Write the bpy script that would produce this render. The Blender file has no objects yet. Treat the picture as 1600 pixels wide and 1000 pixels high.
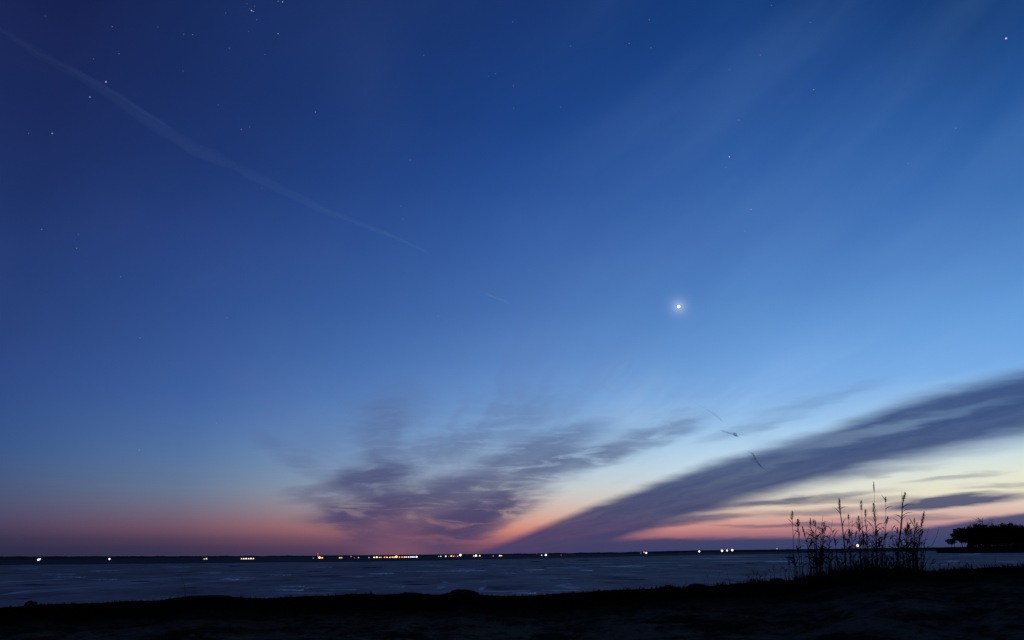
import bpy, bmesh, math, random
from mathutils import Vector, Matrix, noise as mnoise
R = math.radians
rnd = random.Random(11)
scene = bpy.context.scene
COL = scene.collection

# ------------------------------------------------------------------ camera
CAM_Z = 2.4
FPX = 1142.0                       # focal length in photo pixels (1600 wide)
PITCH, ROLL = R(17.73), R(0.55)
cam_d = bpy.data.cameras.new('camera')
cam_d.sensor_width = 36.0
cam_d.lens = 36.0 * FPX / 1600.0
cam_d.clip_start, cam_d.clip_end = 0.05, 600000.0
cam = bpy.data.objects.new('camera', cam_d)
COL.objects.link(cam)
CM = Matrix.Rotation(R(90) + PITCH, 3, 'X') @ Matrix.Rotation(-ROLL, 3, 'Z')
cam.matrix_world = Matrix.Translation((0, 0, CAM_Z)) @ CM.to_4x4()
scene.camera = cam
CAM = Vector((0, 0, CAM_Z))

def ray(x, y):
    return (CM @ Vector((x - 800.0, 500.0 - y, -FPX))).normalized()
def azel(x, y):
    d = ray(x, y)
    return math.degrees(math.atan2(d.x, d.y)), math.degrees(math.asin(d.z))
def proj(az, el):
    a, e = R(az), R(el)
    d = CM.transposed() @ Vector((math.sin(a) * math.cos(e), math.cos(a) * math.cos(e), math.sin(e)))
    return 800 + FPX * d.x / -d.z, 500 - FPX * d.y / -d.z
def at_range(x, y, r):             # world point on the line of sight at horizontal range r
    d = ray(x, y)
    return CAM + d * (r / math.hypot(d.x, d.y))
def on_level(x, y, z=0.0):         # world point where the line of sight meets height z
    d = ray(x, y)
    return CAM + d * ((z - CAM_Z) / d.z)

# ------------------------------------------------------------------ render settings
scene.view_settings.view_transform = 'Standard'
scene.view_settings.look = 'None'
scene.view_settings.exposure = 0.0
scene.view_settings.gamma = 1.0
scene.view_settings.use_curve_mapping = False
scene.render.engine = 'CYCLES'
scene.cycles.use_denoising = True
scene.cycles.denoiser = 'OPENIMAGEDENOISE'
scene.cycles.sample_clamp_indirect = 0.6
scene.cycles.max_bounces = 6
scene.cycles.volume_bounces = 0
scene.cycles.transparent_max_bounces = 12

def lin(c):
    return tuple(((v / 255.0) / 12.92 if v / 255.0 <= 0.04045 else ((v / 255.0 + 0.055) / 1.055) ** 2.4) for v in c)

# ------------------------------------------------------------------ node expressions
class NT:
    def __init__(s, tree): s.t = tree
    def new(s, k): return s.t.nodes.new(k)
    def put(s, sock, v):
        if isinstance(v, E): s.t.links.new(v.s, sock)
        elif hasattr(v, 'is_output'): s.t.links.new(v, sock)
        else: sock.default_value = v
    def math(s, op, a, b=0.0, c=0.0, clamp=False):
        n = s.new('ShaderNodeMath'); n.operation = op; n.use_clamp = clamp
        for i, v in enumerate((a, b, c)): s.put(n.inputs[i], v)
        return E(s, n.outputs[0])
    def sstep(s, lo, hi, v, a=0.0, b=1.0, kind='SMOOTHSTEP'):
        n = s.new('ShaderNodeMapRange'); n.interpolation_type = kind; n.clamp = True
        for i, q in enumerate((v, lo, hi, a, b)): s.put(n.inputs[i], q)
        return E(s, n.outputs[0])
    def vec(s, x, y, z=0.0):
        n = s.new('ShaderNodeCombineXYZ')
        for i, v in enumerate((x, y, z)): s.put(n.inputs[i], v)
        return E(s, n.outputs[0])
    def noise(s, v, scale, detail=3.0, rough=0.5, dist=0.0):
        n = s.new('ShaderNodeTexNoise'); s.put(n.inputs['Vector'], v)
        n.inputs['Scale'].default_value = scale; n.inputs['Detail'].default_value = detail
        n.inputs['Roughness'].default_value = rough; n.inputs['Distortion'].default_value = dist
        return E(s, n.outputs[0])
    def mix(s, f, a, b):
        n = s.new('ShaderNodeMix'); n.data_type = 'RGBA'
        s.put(n.inputs[0], f)
        for i, v in ((6, a), (7, b)):
            s.put(n.inputs[i], v if isinstance(v, E) else (*v, 1.0))
        return E(s, n.outputs[2])
    def add(s, f, a, b):
        n = s.new('ShaderNodeMix'); n.data_type = 'RGBA'; n.blend_type = 'ADD'
        s.put(n.inputs[0], f)
        for i, v in ((6, a), (7, b)):
            s.put(n.inputs[i], v if isinstance(v, E) else (*v, 1.0))
        return E(s, n.outputs[2])
    def ramp(s, v, stops, interp='CARDINAL'):
        n = s.new('ShaderNodeValToRGB'); cr = n.color_ramp; cr.interpolation = interp
        while len(cr.elements) > 1: cr.elements.remove(cr.elements[0])
        cr.elements[0].position, cr.elements[0].color = stops[0][0], (*stops[0][1], 1)
        for p, c in stops[1:]:
            e = cr.elements.new(p); e.color = (*c, 1)
        s.put(n.inputs[0], v)
        return E(s, n.outputs[0])
    def curve(s, v, pts):          # piecewise function of v through pts
        x0, x1 = pts[0][0], pts[-1][0]
        lo, hi = min(p[1] for p in pts), max(p[1] for p in pts)
        n = s.new('ShaderNodeFloatCurve'); c = n.mapping.curves[0]
        q = [((a - x0) / (x1 - x0), (b - lo) / (hi - lo)) for a, b in pts]
        c.points[0].location, c.points[-1].location = q[0], q[-1]
        for p in q[1:-1]: c.points.new(*p)
        for p in c.points: p.handle_type = 'AUTO_CLAMPED'
        n.mapping.update()
        s.put(n.inputs['Value'], s.sstep(x0, x1, v, kind='LINEAR'))
        return E(s, n.outputs[0]) * (hi - lo) + lo
class E:
    def __init__(s, nt, sock): s.n, s.s = nt, sock
    def __add__(s, o): return s.n.math('ADD', s, o)
    __radd__ = __add__
    def __mul__(s, o): return s.n.math('MULTIPLY', s, o)
    __rmul__ = __mul__
    def __sub__(s, o): return s.n.math('SUBTRACT', s, o)
    def __rsub__(s, o): return s.n.math('SUBTRACT', o, s)
    def __truediv__(s, o): return s.n.math('DIVIDE', s, o)

# ------------------------------------------------------------------ world: the dusk sky
# The sun has set some degrees below the horizon, to the front right; the sky is the only daylight left.
# colours of the clear sky: five columns of the view, from the zenith side down to the horizon
SKY = {
 20:  [(-250, (13, 20, 58)), (0, (20, 29, 76)), (100, (26, 36, 90)), (200, (28, 42, 98)), (300, (31, 49, 108)), (400, (35, 58, 120)), (500, (38, 64, 128)), (600, (44, 74, 138)),
       (680, (53, 83, 138)), (730, (62, 86, 130)), (770, (70, 82, 117)), (800, (72, 72, 104)), (825, (65, 59, 90)), (845, (51, 48, 77)), (866, (39, 41, 68))],
 400: [(-250, (15, 30, 76)), (0, (26, 47, 106)), (100, (27, 49, 110)), (200, (29, 52, 115)), (300, (34, 61, 130)), (400, (43, 73, 146)), (500, (52, 86, 160)), (600, (66, 102, 172)),
       (680, (87, 122, 177)), (730, (103, 132, 170)), (770, (120, 134, 157)), (800, (132, 118, 133)), (825, (134, 91, 106)), (845, (92, 66, 90)), (866, (53, 51, 81))],
 800: [(-250, (14, 37, 92)), (0, (25, 53, 117)), (100, (26, 58, 128)), (200, (30, 67, 142)), (300, (42, 80, 158)), (400, (58, 97, 174)), (500, (74, 114, 188)), (600, (98, 140, 205)),
       (680, (136, 174, 218)), (730, (168, 194, 216)), (770, (196, 198, 200)), (800, (210, 180, 168)), (825, (212, 142, 126)), (845, (160, 96, 108)), (866, (66, 59, 94))],
 1200:[(-250, (12, 46, 104)), (0, (22, 63, 128)), (100, (27, 71, 140)), (200, (37, 84, 157)), (300, (53, 99, 171)), (400, (72, 118, 187)), (500, (90, 143, 208)), (600, (122, 170, 228)),
       (680, (168, 207, 240)), (730, (203, 224, 236)), (770, (222, 222, 208)), (800, (222, 194, 174)), (825, (202, 132, 130)), (845, (130, 88, 115)), (866, (52, 64, 104))],
 1590:[(-250, (7, 42, 94)), (0, (11, 52, 105)), (100, (27, 73, 140)), (200, (43, 93, 163)), (300, (60, 111, 180)), (400, (81, 133, 198)), (500, (100, 158, 222)), (600, (130, 182, 236)),
       (680, (184, 214, 234)), (730, (228, 232, 214)), (770, (235, 226, 196)), (800, (216, 178, 168)), (825, (172, 128, 142)), (845, (104, 94, 126)), (866, (60, 74, 112))],
}
def sky_px(x, y):
    xs = sorted(SKY)
    x = min(max(x, xs[0]), xs[-1])
    for a, b in zip(xs, xs[1:]):
        if a <= x <= b: break
    def col(k):
        t = SKY[k]; yy = min(max(y, t[0][0]), t[-1][0])
        for (y0, c0), (y1, c1) in zip(t, t[1:]):
            if y0 <= yy <= y1:
                f = (yy - y0) / (y1 - y0); return [p + (q - p) * f for p, q in zip(c0, c1)]
    f = (x - a) / (b - a)
    c = [p + (q - p) * f for p, q in zip(col(a), col(b))]
    k = min(max((720 - y) / 200.0, 0), 1) * min(max((1250 - x) / 500.0, 0), 1)
    return [c[0] * (1 - .03 * k), c[1], c[2] * (1 - .05 * k)]

world = bpy.data.worlds.new('World')
scene.world = world
world.use_nodes = True
wt = world.node_tree
wt.nodes.clear()
W = NT(wt)
tc = W.new('ShaderNodeTexCoord')
nrm = W.new('ShaderNodeVectorMath'); nrm.operation = 'NORMALIZE'
wt.links.new(tc.outputs['Generated'], nrm.inputs[0])
sp = W.new('ShaderNodeSeparateXYZ'); wt.links.new(nrm.outputs[0], sp.inputs[0])
dx, dy, dz = (E(W, sp.outputs[i]) for i in range(3))
DEG = 180 / math.pi
az = W.math('ARCTAN2', dx, dy) * DEG
el = W.math('MAXIMUM', W.math('ARCSINE', dz) * DEG, 0.0)

ELS = [0.0, 0.6, 1.2, 1.9, 2.7, 3.6, 4.6, 5.8, 7.2, 9, 11.5, 14.5, 18.5, 23, 28, 33, 38, 44, 52, 60]
AZS = [-36, -24, -12, 0, 10, 20, 30, 37]
t_el = W.math('SQRT', el / 60.0)
sky = None
for i, a in enumerate(AZS):
    stops = [(math.sqrt(e / 60.0), lin(sky_px(*proj(a, max(e, 0.05))))) for e in ELS]
    r = W.ramp(t_el, stops, 'LINEAR')
    sky = r if sky is None else W.mix(W.sstep(AZS[i - 1], a, az, kind='LINEAR'), sky, r)
# away from the afterglow, behind the viewer on the right, the sky falls back to the night side
dark = W.ramp(t_el, [(math.sqrt(e / 60.0), lin(sky_px(*proj(-36, max(e, 0.05))))) for e in ELS], 'LINEAR')
sky = W.mix(W.sstep(55.0, 150.0, az), sky, dark)

# cloud coordinates in degrees, softly warped
base_v = W.vec(az, el)
streak_v = W.vec(az * 0.10, el * 0.55)
w1 = W.noise(streak_v, 1.3, 4.0, 0.55)
w2 = W.noise(W.vec(az * 0.25 + 40.0, el * 1.6), 1.0, 3.0, 0.55)
low = W.sstep(0.0, 8.0, el, 0.35, 1.0)
caz = az + (w1 - 0.5) * 3.2 + 0.7
cel = el + (w2 - 0.5) * 1.3 * low + (w1 - 0.5) * 0.4 * low
baz = az + (w1 - 0.5) * 1.2 - 0.25
bel = el + (w2 - 0.5) * 0.75 * low
# streets of cirrus that run towards one vanishing point on the horizon
VA, VE = azel(690, 865)
th = W.math('ARCTAN2', cel + 0.3, caz - VA)
rad = W.math('LOGARITHM', W.math('ADD', W.math('SQRT', (az - VA) * (az - VA) + el * el), 1.0), 2.718)
st_n = W.noise(W.vec(th * 6.0, rad * 0.9), 1.0, 3.0, 0.5)
st_f = W.noise(W.vec(th * 30.0, rad * 2.0, 3.0), 1.0, 4.0, 0.6)
fine = W.noise(W.vec(az * 0.26 - el * 0.15, el * 1.35, 7.0), 1.0, 5.0, 0.62, 0.5)

def band_curve(pts):
    return [azel(*p) for p in pts]
acc = None
def over(a):
    global acc
    acc = a if acc is None else acc + a * (1.0 - acc)
# long cloud bank rising to the right
up = W.curve(baz, band_curve([(735, 866), (770, 853), (830, 829), (900, 799), (1000, 763), (1075, 736), (1187, 702), (1265, 680), (1337, 655), (1400, 632), (1500, 605), (1600, 582), (1800, 538)]))
lo = W.curve(baz, band_curve([(735, 880), (770, 880), (900, 874), (950, 852), (1000, 832), (1100, 801), (1180, 777), (1300, 748), (1400, 724), (1500, 702), (1600, 682), (1800, 640)]))
sof = W.sstep(-2.0, 30.0, az, 0.30, 0.80, 'LINEAR')
m = W.sstep(up + sof, up - sof, bel) * W.sstep(lo - sof * 1.2, lo + sof * 1.2, bel)
m = m * W.sstep(0.15, 0.75, st_f, 0.90, 1.0) * W.sstep(70.0, 45.0, az)
over(m * 1.0)

def blob(x1, y1, x2, y2, hw, s, hard=0.25):
    a1, e1 = azel(x1, y1); a2, e2 = azel(x2, y2)
    n = W.new('ShaderNodeMapping'); n.vector_type = 'TEXTURE'
    n.inputs['Location'].default_value = ((a1 + a2) / 2, (e1 + e2) / 2, 0)
    n.inputs['Rotation'].default_value = (0, 0, math.atan2(e2 - e1, a2 - a1))
    n.inputs['Scale'].default_value = (math.hypot(a2 - a1, e2 - e1) * 0.62, hw * 1.35 / 20.0, 1)
    wt.links.new(warp.s, n.inputs['Vector'])
    ln = W.new('ShaderNodeVectorMath'); ln.operation = 'LENGTH'
    wt.links.new(n.outputs[0], ln.inputs[0])
    return W.sstep(1.0, hard, E(W, ln.outputs['Value']), 0.0, s)
warp = W.vec(caz, cel)
# ragged fan of cloud over the town
for b in [(520, 750, 670, 738, 18, .80), (500, 764, 640, 762, 16, .50), (490, 806, 720, 784, 24, .92), (505, 818, 660, 806, 18, .6),
          (590, 792, 830, 752, 27, .75), (600, 852, 870, 772, 30, .92), (740, 786, 890, 768, 15, .4), (690, 768, 980, 656, 27, .62),
          (780, 756, 1050, 686, 19, .45), (860, 742, 1150, 648, 14, .3), (540, 846, 720, 826, 18, .6), (575, 720, 645, 625, 36, .24),
          (400, 670, 540, 755, 18, .28), (450, 784, 570, 770, 11, .4), (540, 728, 800, 686, 24, .36), (660, 730, 920, 630, 36, .24),
          (440, 772, 540, 760, 8, .28), (580, 840, 760, 815, 22, .6), (480, 710, 660, 640, 46, .16), (620, 860, 790, 830, 20, .6), (560, 760, 660, 750, 26, .4), (560, 700, 700, 600, 50, .2), (640, 700, 900, 610, 40, .18), (930, 700, 1130, 640, 18, .22), (860, 720, 1010, 700, 14, .3), (650, 872, 500, 780, 17, .55), (648, 870, 590, 690, 20, .4), (650, 872, 930, 690, 21, .55), (655, 872, 850, 790, 16, .5), (640, 870, 630, 640, 17, .12)]:
    over(blob(*b) * W.sstep(0.30, 0.56, fine, 0.35, 1.08))
for b in [(500, 812, 900, 736, 52, .42), (520, 770, 700, 730, 48, .34), (560, 740, 660, 590, 44, .12), (690, 745, 1000, 650, 40, .22), (560, 850, 760, 815, 26, .45)]:
    over(blob(*b, 0.0) * W.sstep(0.25, 0.65, fine, 0.75, 1.0))
# thin streaks in the bright wedge under the bank
for b in [(1080, 797, 1420, 766, 6, .6), (1380, 794, 1640, 772, 9, .85), (1040, 815, 1220, 800, 6, .55), (1180, 806, 1400, 795, 5, .4),
          (1250, 748, 1500, 726, 5, .25), (1430, 752, 1600, 735, 5, .3), (960, 824, 1160, 813, 5, .5), (1120, 822, 1420, 818, 3.5, .45), (1040, 804, 1160, 785, 5, .35), (1230, 788, 1460, 776, 4, .35), (1300, 812, 1560, 806, 4, .35),
          (1500, 762, 1700, 752, 4, .3), (960, 690, 1120, 655, 9, .22), (1100, 690, 1300, 640, 8, .2), (1180, 655, 1420, 590, 10, .15)]:
    over(W.math('MINIMUM', blob(*b) * W.sstep(0.25, 0.6, fine, 0.95, 1.35), 0.92))
# low dark bank resting on the horizon to the right
ed = W.curve(caz, band_curve([(780, 868), (880, 856), (950, 846), (1050, 841), (1240, 839), (1350, 835), (1440, 827), (1520, 815), (1600, 803), (1800, 790)]))
over(W.sstep(ed + 0.22, ed - 0.22, cel) * 0.93 * W.sstep(90.0, 50.0, az))
# the lit strip inside the upper half of the bank
lite = blob(1190, 714, 1640, 612, 8, .30, 0.0) * W.sstep(0.3, 0.7, st_f, 0.5, 1.0)
acc = acc * (1.0 - lite)
c_low = W.mix(W.sstep(-4.0, 18.0, az), lin((72, 63, 101)), lin((52, 64, 105)))
c_high = W.mix(W.sstep(-8.0, 24.0, az), lin((84, 98, 142)), lin((55, 77, 126)))
ccol = W.mix(W.sstep(0.5, 10.5, el), c_low, c_high)
# faint veils through the whole sky
al, ac = az * 0.88 + el * 0.47, el * 0.88 - az * 0.47
v1 = W.noise(W.vec(al * 0.020, ac * 0.10, 2.0), 1.0, 4.0, 0.5, 0.2)
v2 = W.noise(W.vec(az * 0.04, el * 0.05, 12.0), 1.0, 3.0, 0.5, 0.3)
right = W.sstep(-4.0, 14.0, az)
veil = W.sstep(0.38, 0.70, v1) * right + W.sstep(0.42, 0.68, v2) * (1.0 - right)
veil = veil * W.sstep(4.0, 12.0, el) * W.sstep(48.0, 20.0, el, 0.2, 1.0) * W.sstep(85.0, 55.0, el)
sky = W.mix(veil * 0.11, sky, W.mix(W.sstep(-30.0, 25.0, az), lin((74, 84, 150)), lin((140, 186, 236))))
st_s = W.noise(W.vec(W.math('ARCTAN2', bel + 0.3, baz - VA) * 8.5, rad * 1.6, 5.0), 1.0, 4.0, 0.5, 0.4)
r_vp = W.math('SQRT', (az - VA) * (az - VA) + el * el)
fan = W.sstep(0.44, 0.66, st_n) * W.sstep(2.0, 6.0, el) * W.sstep(26.0, 7.0, r_vp)
sky = W.mix(fan * 0.20, sky, lin((96, 108, 158)))
pale = W.sstep(0.42, 0.70, st_s) * W.sstep(3.5, 7.0, el) * W.sstep(17.0, 8.0, el) * W.sstep(2.0, 14.0, az) * W.sstep(75.0, 45.0, az)
sky = W.mix(pale * 0.20, sky, lin((205, 228, 244)))
dim = W.sstep(0.52, 0.34, st_s) * W.sstep(3.5, 7.0, el) * W.sstep(15.0, 8.0, el) * W.sstep(0.0, 12.0, az) * W.sstep(75.0, 45.0, az)
sky = W.mix(dim * 0.14, sky, lin((98, 132, 186)))
sky = W.mix(acc * 0.98, sky, ccol)
# lamp light of the town scattered in the air above it
ga, ge = azel(622, 870)
ex = (az - ga) / 2.6
ey = el / 2.6
glow = W.math('EXPONENT', (ex * ex + ey * ey) * -1.0)
sky = W.add(glow, sky, (0.10, 0.028, 0.010))
# bright planet's aureole in thin high cloud
pd = ray(1060.5, 479)
dp = W.new('ShaderNodeVectorMath'); dp.operation = 'DOT_PRODUCT'
wt.links.new(nrm.outputs[0], dp.inputs[0]); dp.inputs[1].default_value = pd
pang = W.math('ARCCOSINE', W.math('MINIMUM', E(W, dp.outputs['Value']), 1.0)) * DEG
au = W.math('EXPONENT', pang * pang * -5.0) * 0.10 + W.math('EXPONENT', pang * -2.2) * 0.18
sky = W.add(au * W.sstep(2.2, 0.6, pang), sky, (0.95, 0.95, 0.85))
bg = W.new('ShaderNodeBackground'); wt.links.new(sky.s, bg.inputs['Color']); bg.inputs['Strength'].default_value = 1.0
ow = W.new('ShaderNodeOutputWorld'); wt.links.new(bg.outputs[0], ow.inputs['Surface'])
world.cycles.sampling_method = 'MANUAL'
world.cycles.sample_map_resolution = 1024

# the sun itself: below the horizon, it still reaches vapour high in the air
sd = bpy.data.lights.new('sun', 'SUN'); sd.energy = 2.4; sd.angle = R(0.5); sd.color = (1.0, 0.93, 0.85)
so = bpy.data.objects.new('sun', sd); COL.objects.link(so)
_a, _e = R(32), R(-4.5)
so.rotation_euler = Vector((math.sin(_a) * math.cos(_e), math.cos(_a) * math.cos(_e), math.sin(_e))).to_track_quat('Z', 'Y').to_euler()

# ------------------------------------------------------------------ helpers
def new_mat(name):
    m = bpy.data.materials.new(name); m.use_nodes = True
    m.node_tree.nodes.clear()
    t = NT(m.node_tree)
    out = t.new('ShaderNodeOutputMaterial')
    return m, t, out
def principled(name, build, sheen=0.0):
    m, t, out = new_mat(name)
    p = t.new('ShaderNodeBsdfPrincipled')
    m.node_tree.links.new(p.outputs[0], out.inputs['Surface'])
    build(t, p)
    if sheen:                       # weak rough reflection of the sky
        g = t.new('ShaderNodeBsdfGlossy'); g.inputs['Roughness'].default_value = 0.42
        x = t.new('ShaderNodeMixShader'); x.inputs[0].default_value = sheen
        t.put(x.inputs[1], p.outputs[0]); t.put(x.inputs[2], g.outputs[0]); t.put(out.inputs['Surface'], x.outputs[0])
    return m
def simple(name, c1, c2, rough=0.8, scale=4.0, spec=0.3, bump=0.0, sheen=0.0):
    def b(t, p):
        co = t.new('ShaderNodeTexCoord').outputs['Object']
        n = t.noise(co, scale, 4.0, 0.6)
        t.put(p.inputs['Base Color'], t.mix(t.sstep(0.35, 0.65, n), c1, c2))
        p.inputs['Roughness'].default_value = rough
        p.inputs['Specular IOR Level'].default_value = spec
        if bump:
            bn = t.new('ShaderNodeBump'); bn.inputs['Strength'].default_value = 0.8; bn.inputs['Distance'].default_value = bump
            t.put(bn.inputs['Height'], n); t.put(p.inputs['Normal'], bn.outputs[0])
    return principled(name, b, sheen)
def glow_mat(name, c, s):
    m, t, out = new_mat(name)
    e = t.new('ShaderNodeEmission'); e.inputs['Color'].default_value = (*c, 1); e.inputs['Strength'].default_value = s
    m.node_tree.links.new(e.outputs[0], out.inputs['Surface'])
    m.cycles.emission_sampling = 'NONE'
    return m
def mesh(name, verts, faces, mats, parent=None, smooth=False, loc=None):
    me = bpy.data.meshes.new(name)
    me.from_pydata([tuple(v) for v in verts], [], faces)
    for q in (mats if isinstance(mats, (list, tuple)) else [mats]): me.materials.append(q)
    if smooth: me.polygons.foreach_set('use_smooth', [True] * len(me.polygons))
    me.update()
    o = bpy.data.objects.new(name, me); COL.objects.link(o)
    if parent: o.parent = parent
    if loc is not None: o.location = loc
    return o
def empty(name, loc=(0, 0, 0)):
    o = bpy.data.objects.new(name, None); COL.objects.link(o); o.location = loc
    o.empty_display_size = 0.2
    return o
def tag(o, label=None, cat=None, group=None, kind=None):
    if label: o['label'] = label
    if cat: o['category'] = cat
    if group: o['group'] = group
    if kind: o['kind'] = kind
    return o
def tube(V, F, pts, radii, n=6, cap=True):
    b = len(V); prev = None
    for i, p in enumerate(pts):
        p = Vector(p)
        t = (Vector(pts[min(i + 1, len(pts) - 1)]) - Vector(pts[max(i - 1, 0)])).normalized()
        a = t.cross(Vector((0, 1, 0.01)) if abs(t.y) < 0.9 else Vector((1, 0, 0))).normalized() if prev is None else (prev - t * prev.dot(t)).normalized()
        prev = a; c = t.cross(a)
        for k in range(n):
            q = 2 * math.pi * k / n
            V.append(p + (a * math.cos(q) + c * math.sin(q)) * radii[i])
    for i in range(len(pts) - 1):
        for k in range(n):
            F.append((b + i * n + k, b + i * n + (k + 1) % n, b + (i + 1) * n + (k + 1) % n, b + (i + 1) * n + k))
    if cap:
        F.append(tuple(b + k for k in reversed(range(n))))
        F.append(tuple(b + (len(pts) - 1) * n + k for k in range(n)))
def interp(pts, x):
    if x <= pts[0][0]: return pts[0][1]
    for (a, p), (b, q) in zip(pts, pts[1:]):
        if x <= b: return p + (q - p) * (x - a) / (b - a)
    return pts[-1][1]
def sm(a, b, x):
    t = min(max((x - a) / (b - a), 0), 1); return t * t * (3 - 2 * t)

# ------------------------------------------------------------------ materials
def b_ice(t, p):
    co = t.new('ShaderNodeTexCoord').outputs['Object']
    mp = t.new('ShaderNodeMapping'); mp.inputs['Scale'].default_value = (0.16, 0.10, 1); t.put(mp.inputs['Vector'], co)
    n1 = t.noise(mp.outputs[0], 1.0, 6.0, 0.62, 0.6)
    mp2 = t.new('ShaderNodeMapping'); mp2.inputs['Scale'].default_value = (0.02, 0.012, 1); t.put(mp2.inputs['Vector'], co)
    n2 = t.noise(mp2.outputs[0], 1.0, 4.0, 0.55, 0.4)
    n3 = t.noise(co, 1.1, 4.0, 0.6)
    f = t.sstep(0.42, 0.62, n1 * 0.5 + n2 * 0.3 + n3 * 0.2)
    c = t.mix(f, (0.31, 0.205, 0.18), (0.62, 0.45, 0.38))
    c = t.mix(t.sstep(0.41, 0.30, n1), c, (0.12, 0.085, 0.075))
    mp3 = t.new('ShaderNodeMapping'); mp3.inputs['Scale'].default_value = (0.30, 0.055, 1); t.put(mp3.inputs['Vector'], co)
    n4 = t.noise(mp3.outputs[0], 1.0, 4.0, 0.65, 0.8)
    c = t.mix(t.sstep(0.60, 0.70, n4), c, (0.88, 0.78, 0.70))
    c = t.mix(t.sstep(0.37, 0.30, n4), c, (0.10, 0.07, 0.065))
    t.put(p.inputs['Base Color'], c)
    p.inputs['Roughness'].default_value = 0.6
    p.inputs['Specular IOR Level'].default_value = 0.0
    bn = t.new('ShaderNodeBump'); bn.inputs['Strength'].default_value = 0.6; bn.inputs['Distance'].default_value = 0.12
    t.put(bn.inputs['Height'], n1); t.put(p.inputs['Normal'], bn.outputs[0])
M_ICE = principled('grey_sea_ice', b_ice, 0.06)
def b_water(t, p):
    co = t.new('ShaderNodeTexCoord').outputs['Object']
    n1 = t.noise(co, 0.35, 5.0, 0.6)
    p.inputs['Base Color'].default_value = (0.11, 0.085, 0.075, 1)
    p.inputs['Roughness'].default_value = 0.45
    p.inputs['Specular IOR Level'].default_value = 0.0
    bn = t.new('ShaderNodeBump'); bn.inputs['Strength'].default_value = 1.0; bn.inputs['Distance'].default_value = 0.5
    t.put(bn.inputs['Height'], n1); t.put(p.inputs['Normal'], bn.outputs[0])
M_WATER = principled('dark_open_water', b_water, 0.03)
M_SNOW = simple('frosted_ice', (0.86, 0.80, 0.74), (0.95, 0.92, 0.88), 0.6, 0.8, 0.0, 0.05, 0.20)
M_SNOW2 = simple('greyer_frosted_ice', (0.62, 0.52, 0.45), (0.86, 0.76, 0.68), 0.6, 0.8, 0.0, 0.05, 0.10)
M_SNOW1 = simple('dull_frosted_ice', (0.5, 0.42, 0.36), (0.74, 0.63, 0.55), 0.6, 0.8, 0.0, 0.05, 0.07)
M_THIN = simple('dark_thin_ice', (0.06, 0.045, 0.05), (0.11, 0.08, 0.09), 0.5, 0.8, 0.0)
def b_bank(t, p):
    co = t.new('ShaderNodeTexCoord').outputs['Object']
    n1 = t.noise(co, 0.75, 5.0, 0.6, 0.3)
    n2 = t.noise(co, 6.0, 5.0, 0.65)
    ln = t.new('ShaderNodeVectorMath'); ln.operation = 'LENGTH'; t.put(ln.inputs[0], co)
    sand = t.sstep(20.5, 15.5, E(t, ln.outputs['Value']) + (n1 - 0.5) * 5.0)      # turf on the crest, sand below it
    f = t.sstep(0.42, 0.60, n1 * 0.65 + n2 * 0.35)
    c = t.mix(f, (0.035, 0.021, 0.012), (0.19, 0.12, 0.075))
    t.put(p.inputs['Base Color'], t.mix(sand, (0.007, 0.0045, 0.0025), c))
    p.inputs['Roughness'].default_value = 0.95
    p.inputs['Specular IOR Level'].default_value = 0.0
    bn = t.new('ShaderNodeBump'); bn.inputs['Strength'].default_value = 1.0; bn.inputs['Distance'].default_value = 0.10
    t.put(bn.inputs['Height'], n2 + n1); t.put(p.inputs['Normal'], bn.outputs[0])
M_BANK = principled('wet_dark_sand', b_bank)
M_WRACK = simple('dry_dark_grass', (0.012, 0.010, 0.007), (0.03, 0.022, 0.014), 0.95, 3.0, 0.02)
M_ROCK = simple('wet_black_rock', (0.008, 0.008, 0.008), (0.022, 0.02, 0.018), 0.85, 5.0, 0.05, 0.03)
M_REED = simple('dead_reed_stem', (0.014, 0.010, 0.006), (0.035, 0.024, 0.014), 0.85, 8.0, 0.05)
M_PLUME = simple('dead_reed_plume', (0.012, 0.008, 0.006), (0.032, 0.02, 0.014), 0.95, 20.0, 0.02)
M_LEAF = simple('dark_foliage', (0.006, 0.009, 0.005), (0.014, 0.018, 0.010), 0.9, 0.6, 0.03)
M_BARK = simple('dark_bark', (0.010, 0.008, 0.006), (0.022, 0.017, 0.013), 0.95, 2.0, 0.03)
M_LAND = simple('hazed_far_land', (0.10, 0.085, 0.075), (0.15, 0.125, 0.105), 0.95, 0.02, 0.0)  # distant haze put into the land colour as a lighter tone, no air volume
M_LAND2 = simple('dusky_headland_soil', (0.014, 0.013, 0.013), (0.03, 0.026, 0.024), 0.95, 0.2, 0.0)

# ------------------------------------------------------------------ sea, ice, far land
WXL, WFAR = 90000.0, 90000.0
o = mesh('sea_water', [(-WXL, -40, 0), (WXL, -40, 0), (WXL, WFAR, 0), (-WXL, WFAR, 0)], [(0, 1, 2, 3)], M_WATER)
tag(o, 'dark open water beyond the ice edge', None, None, 'structure')

# sheet of sea ice filling the bay, its outer edge runs away to the right
ice_edge = [(-500, 886), (-200, 884.5), (0, 883), (250, 881), (600, 877.5), (750, 874.5), (900, 871.5), (1100, 867.2), (1300, 864), (1450, 861.4), (1600, 859.6), (1900, 857)]
V, F = [], []
NI = 260
for i in range(NI):
    x = -420 + 2320 * i / (NI - 1)
    y = interp(ice_edge, x) + 0.35 * mnoise.noise((x * 0.03, 1.3, 0)) + 0.25 * mnoise.noise((x * 0.11, 5.3, 0))
    far = on_level(x, y)
    near = Vector((far.x / far.y * 14.0, 14.0, 0))
    for k in range(5):
        f = k / 4.0
        q = near.lerp(far, f)
        V.append((q.x, q.y, 0.05))
    V.append((far.x, far.y, -0.05))
for i in range(NI - 1):
    for k in range(5):
        a = i * 6 + k
        F.append((a, a + 6, a + 7, a + 1))
o = mesh('sea_ice', V, F, M_ICE)
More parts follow.
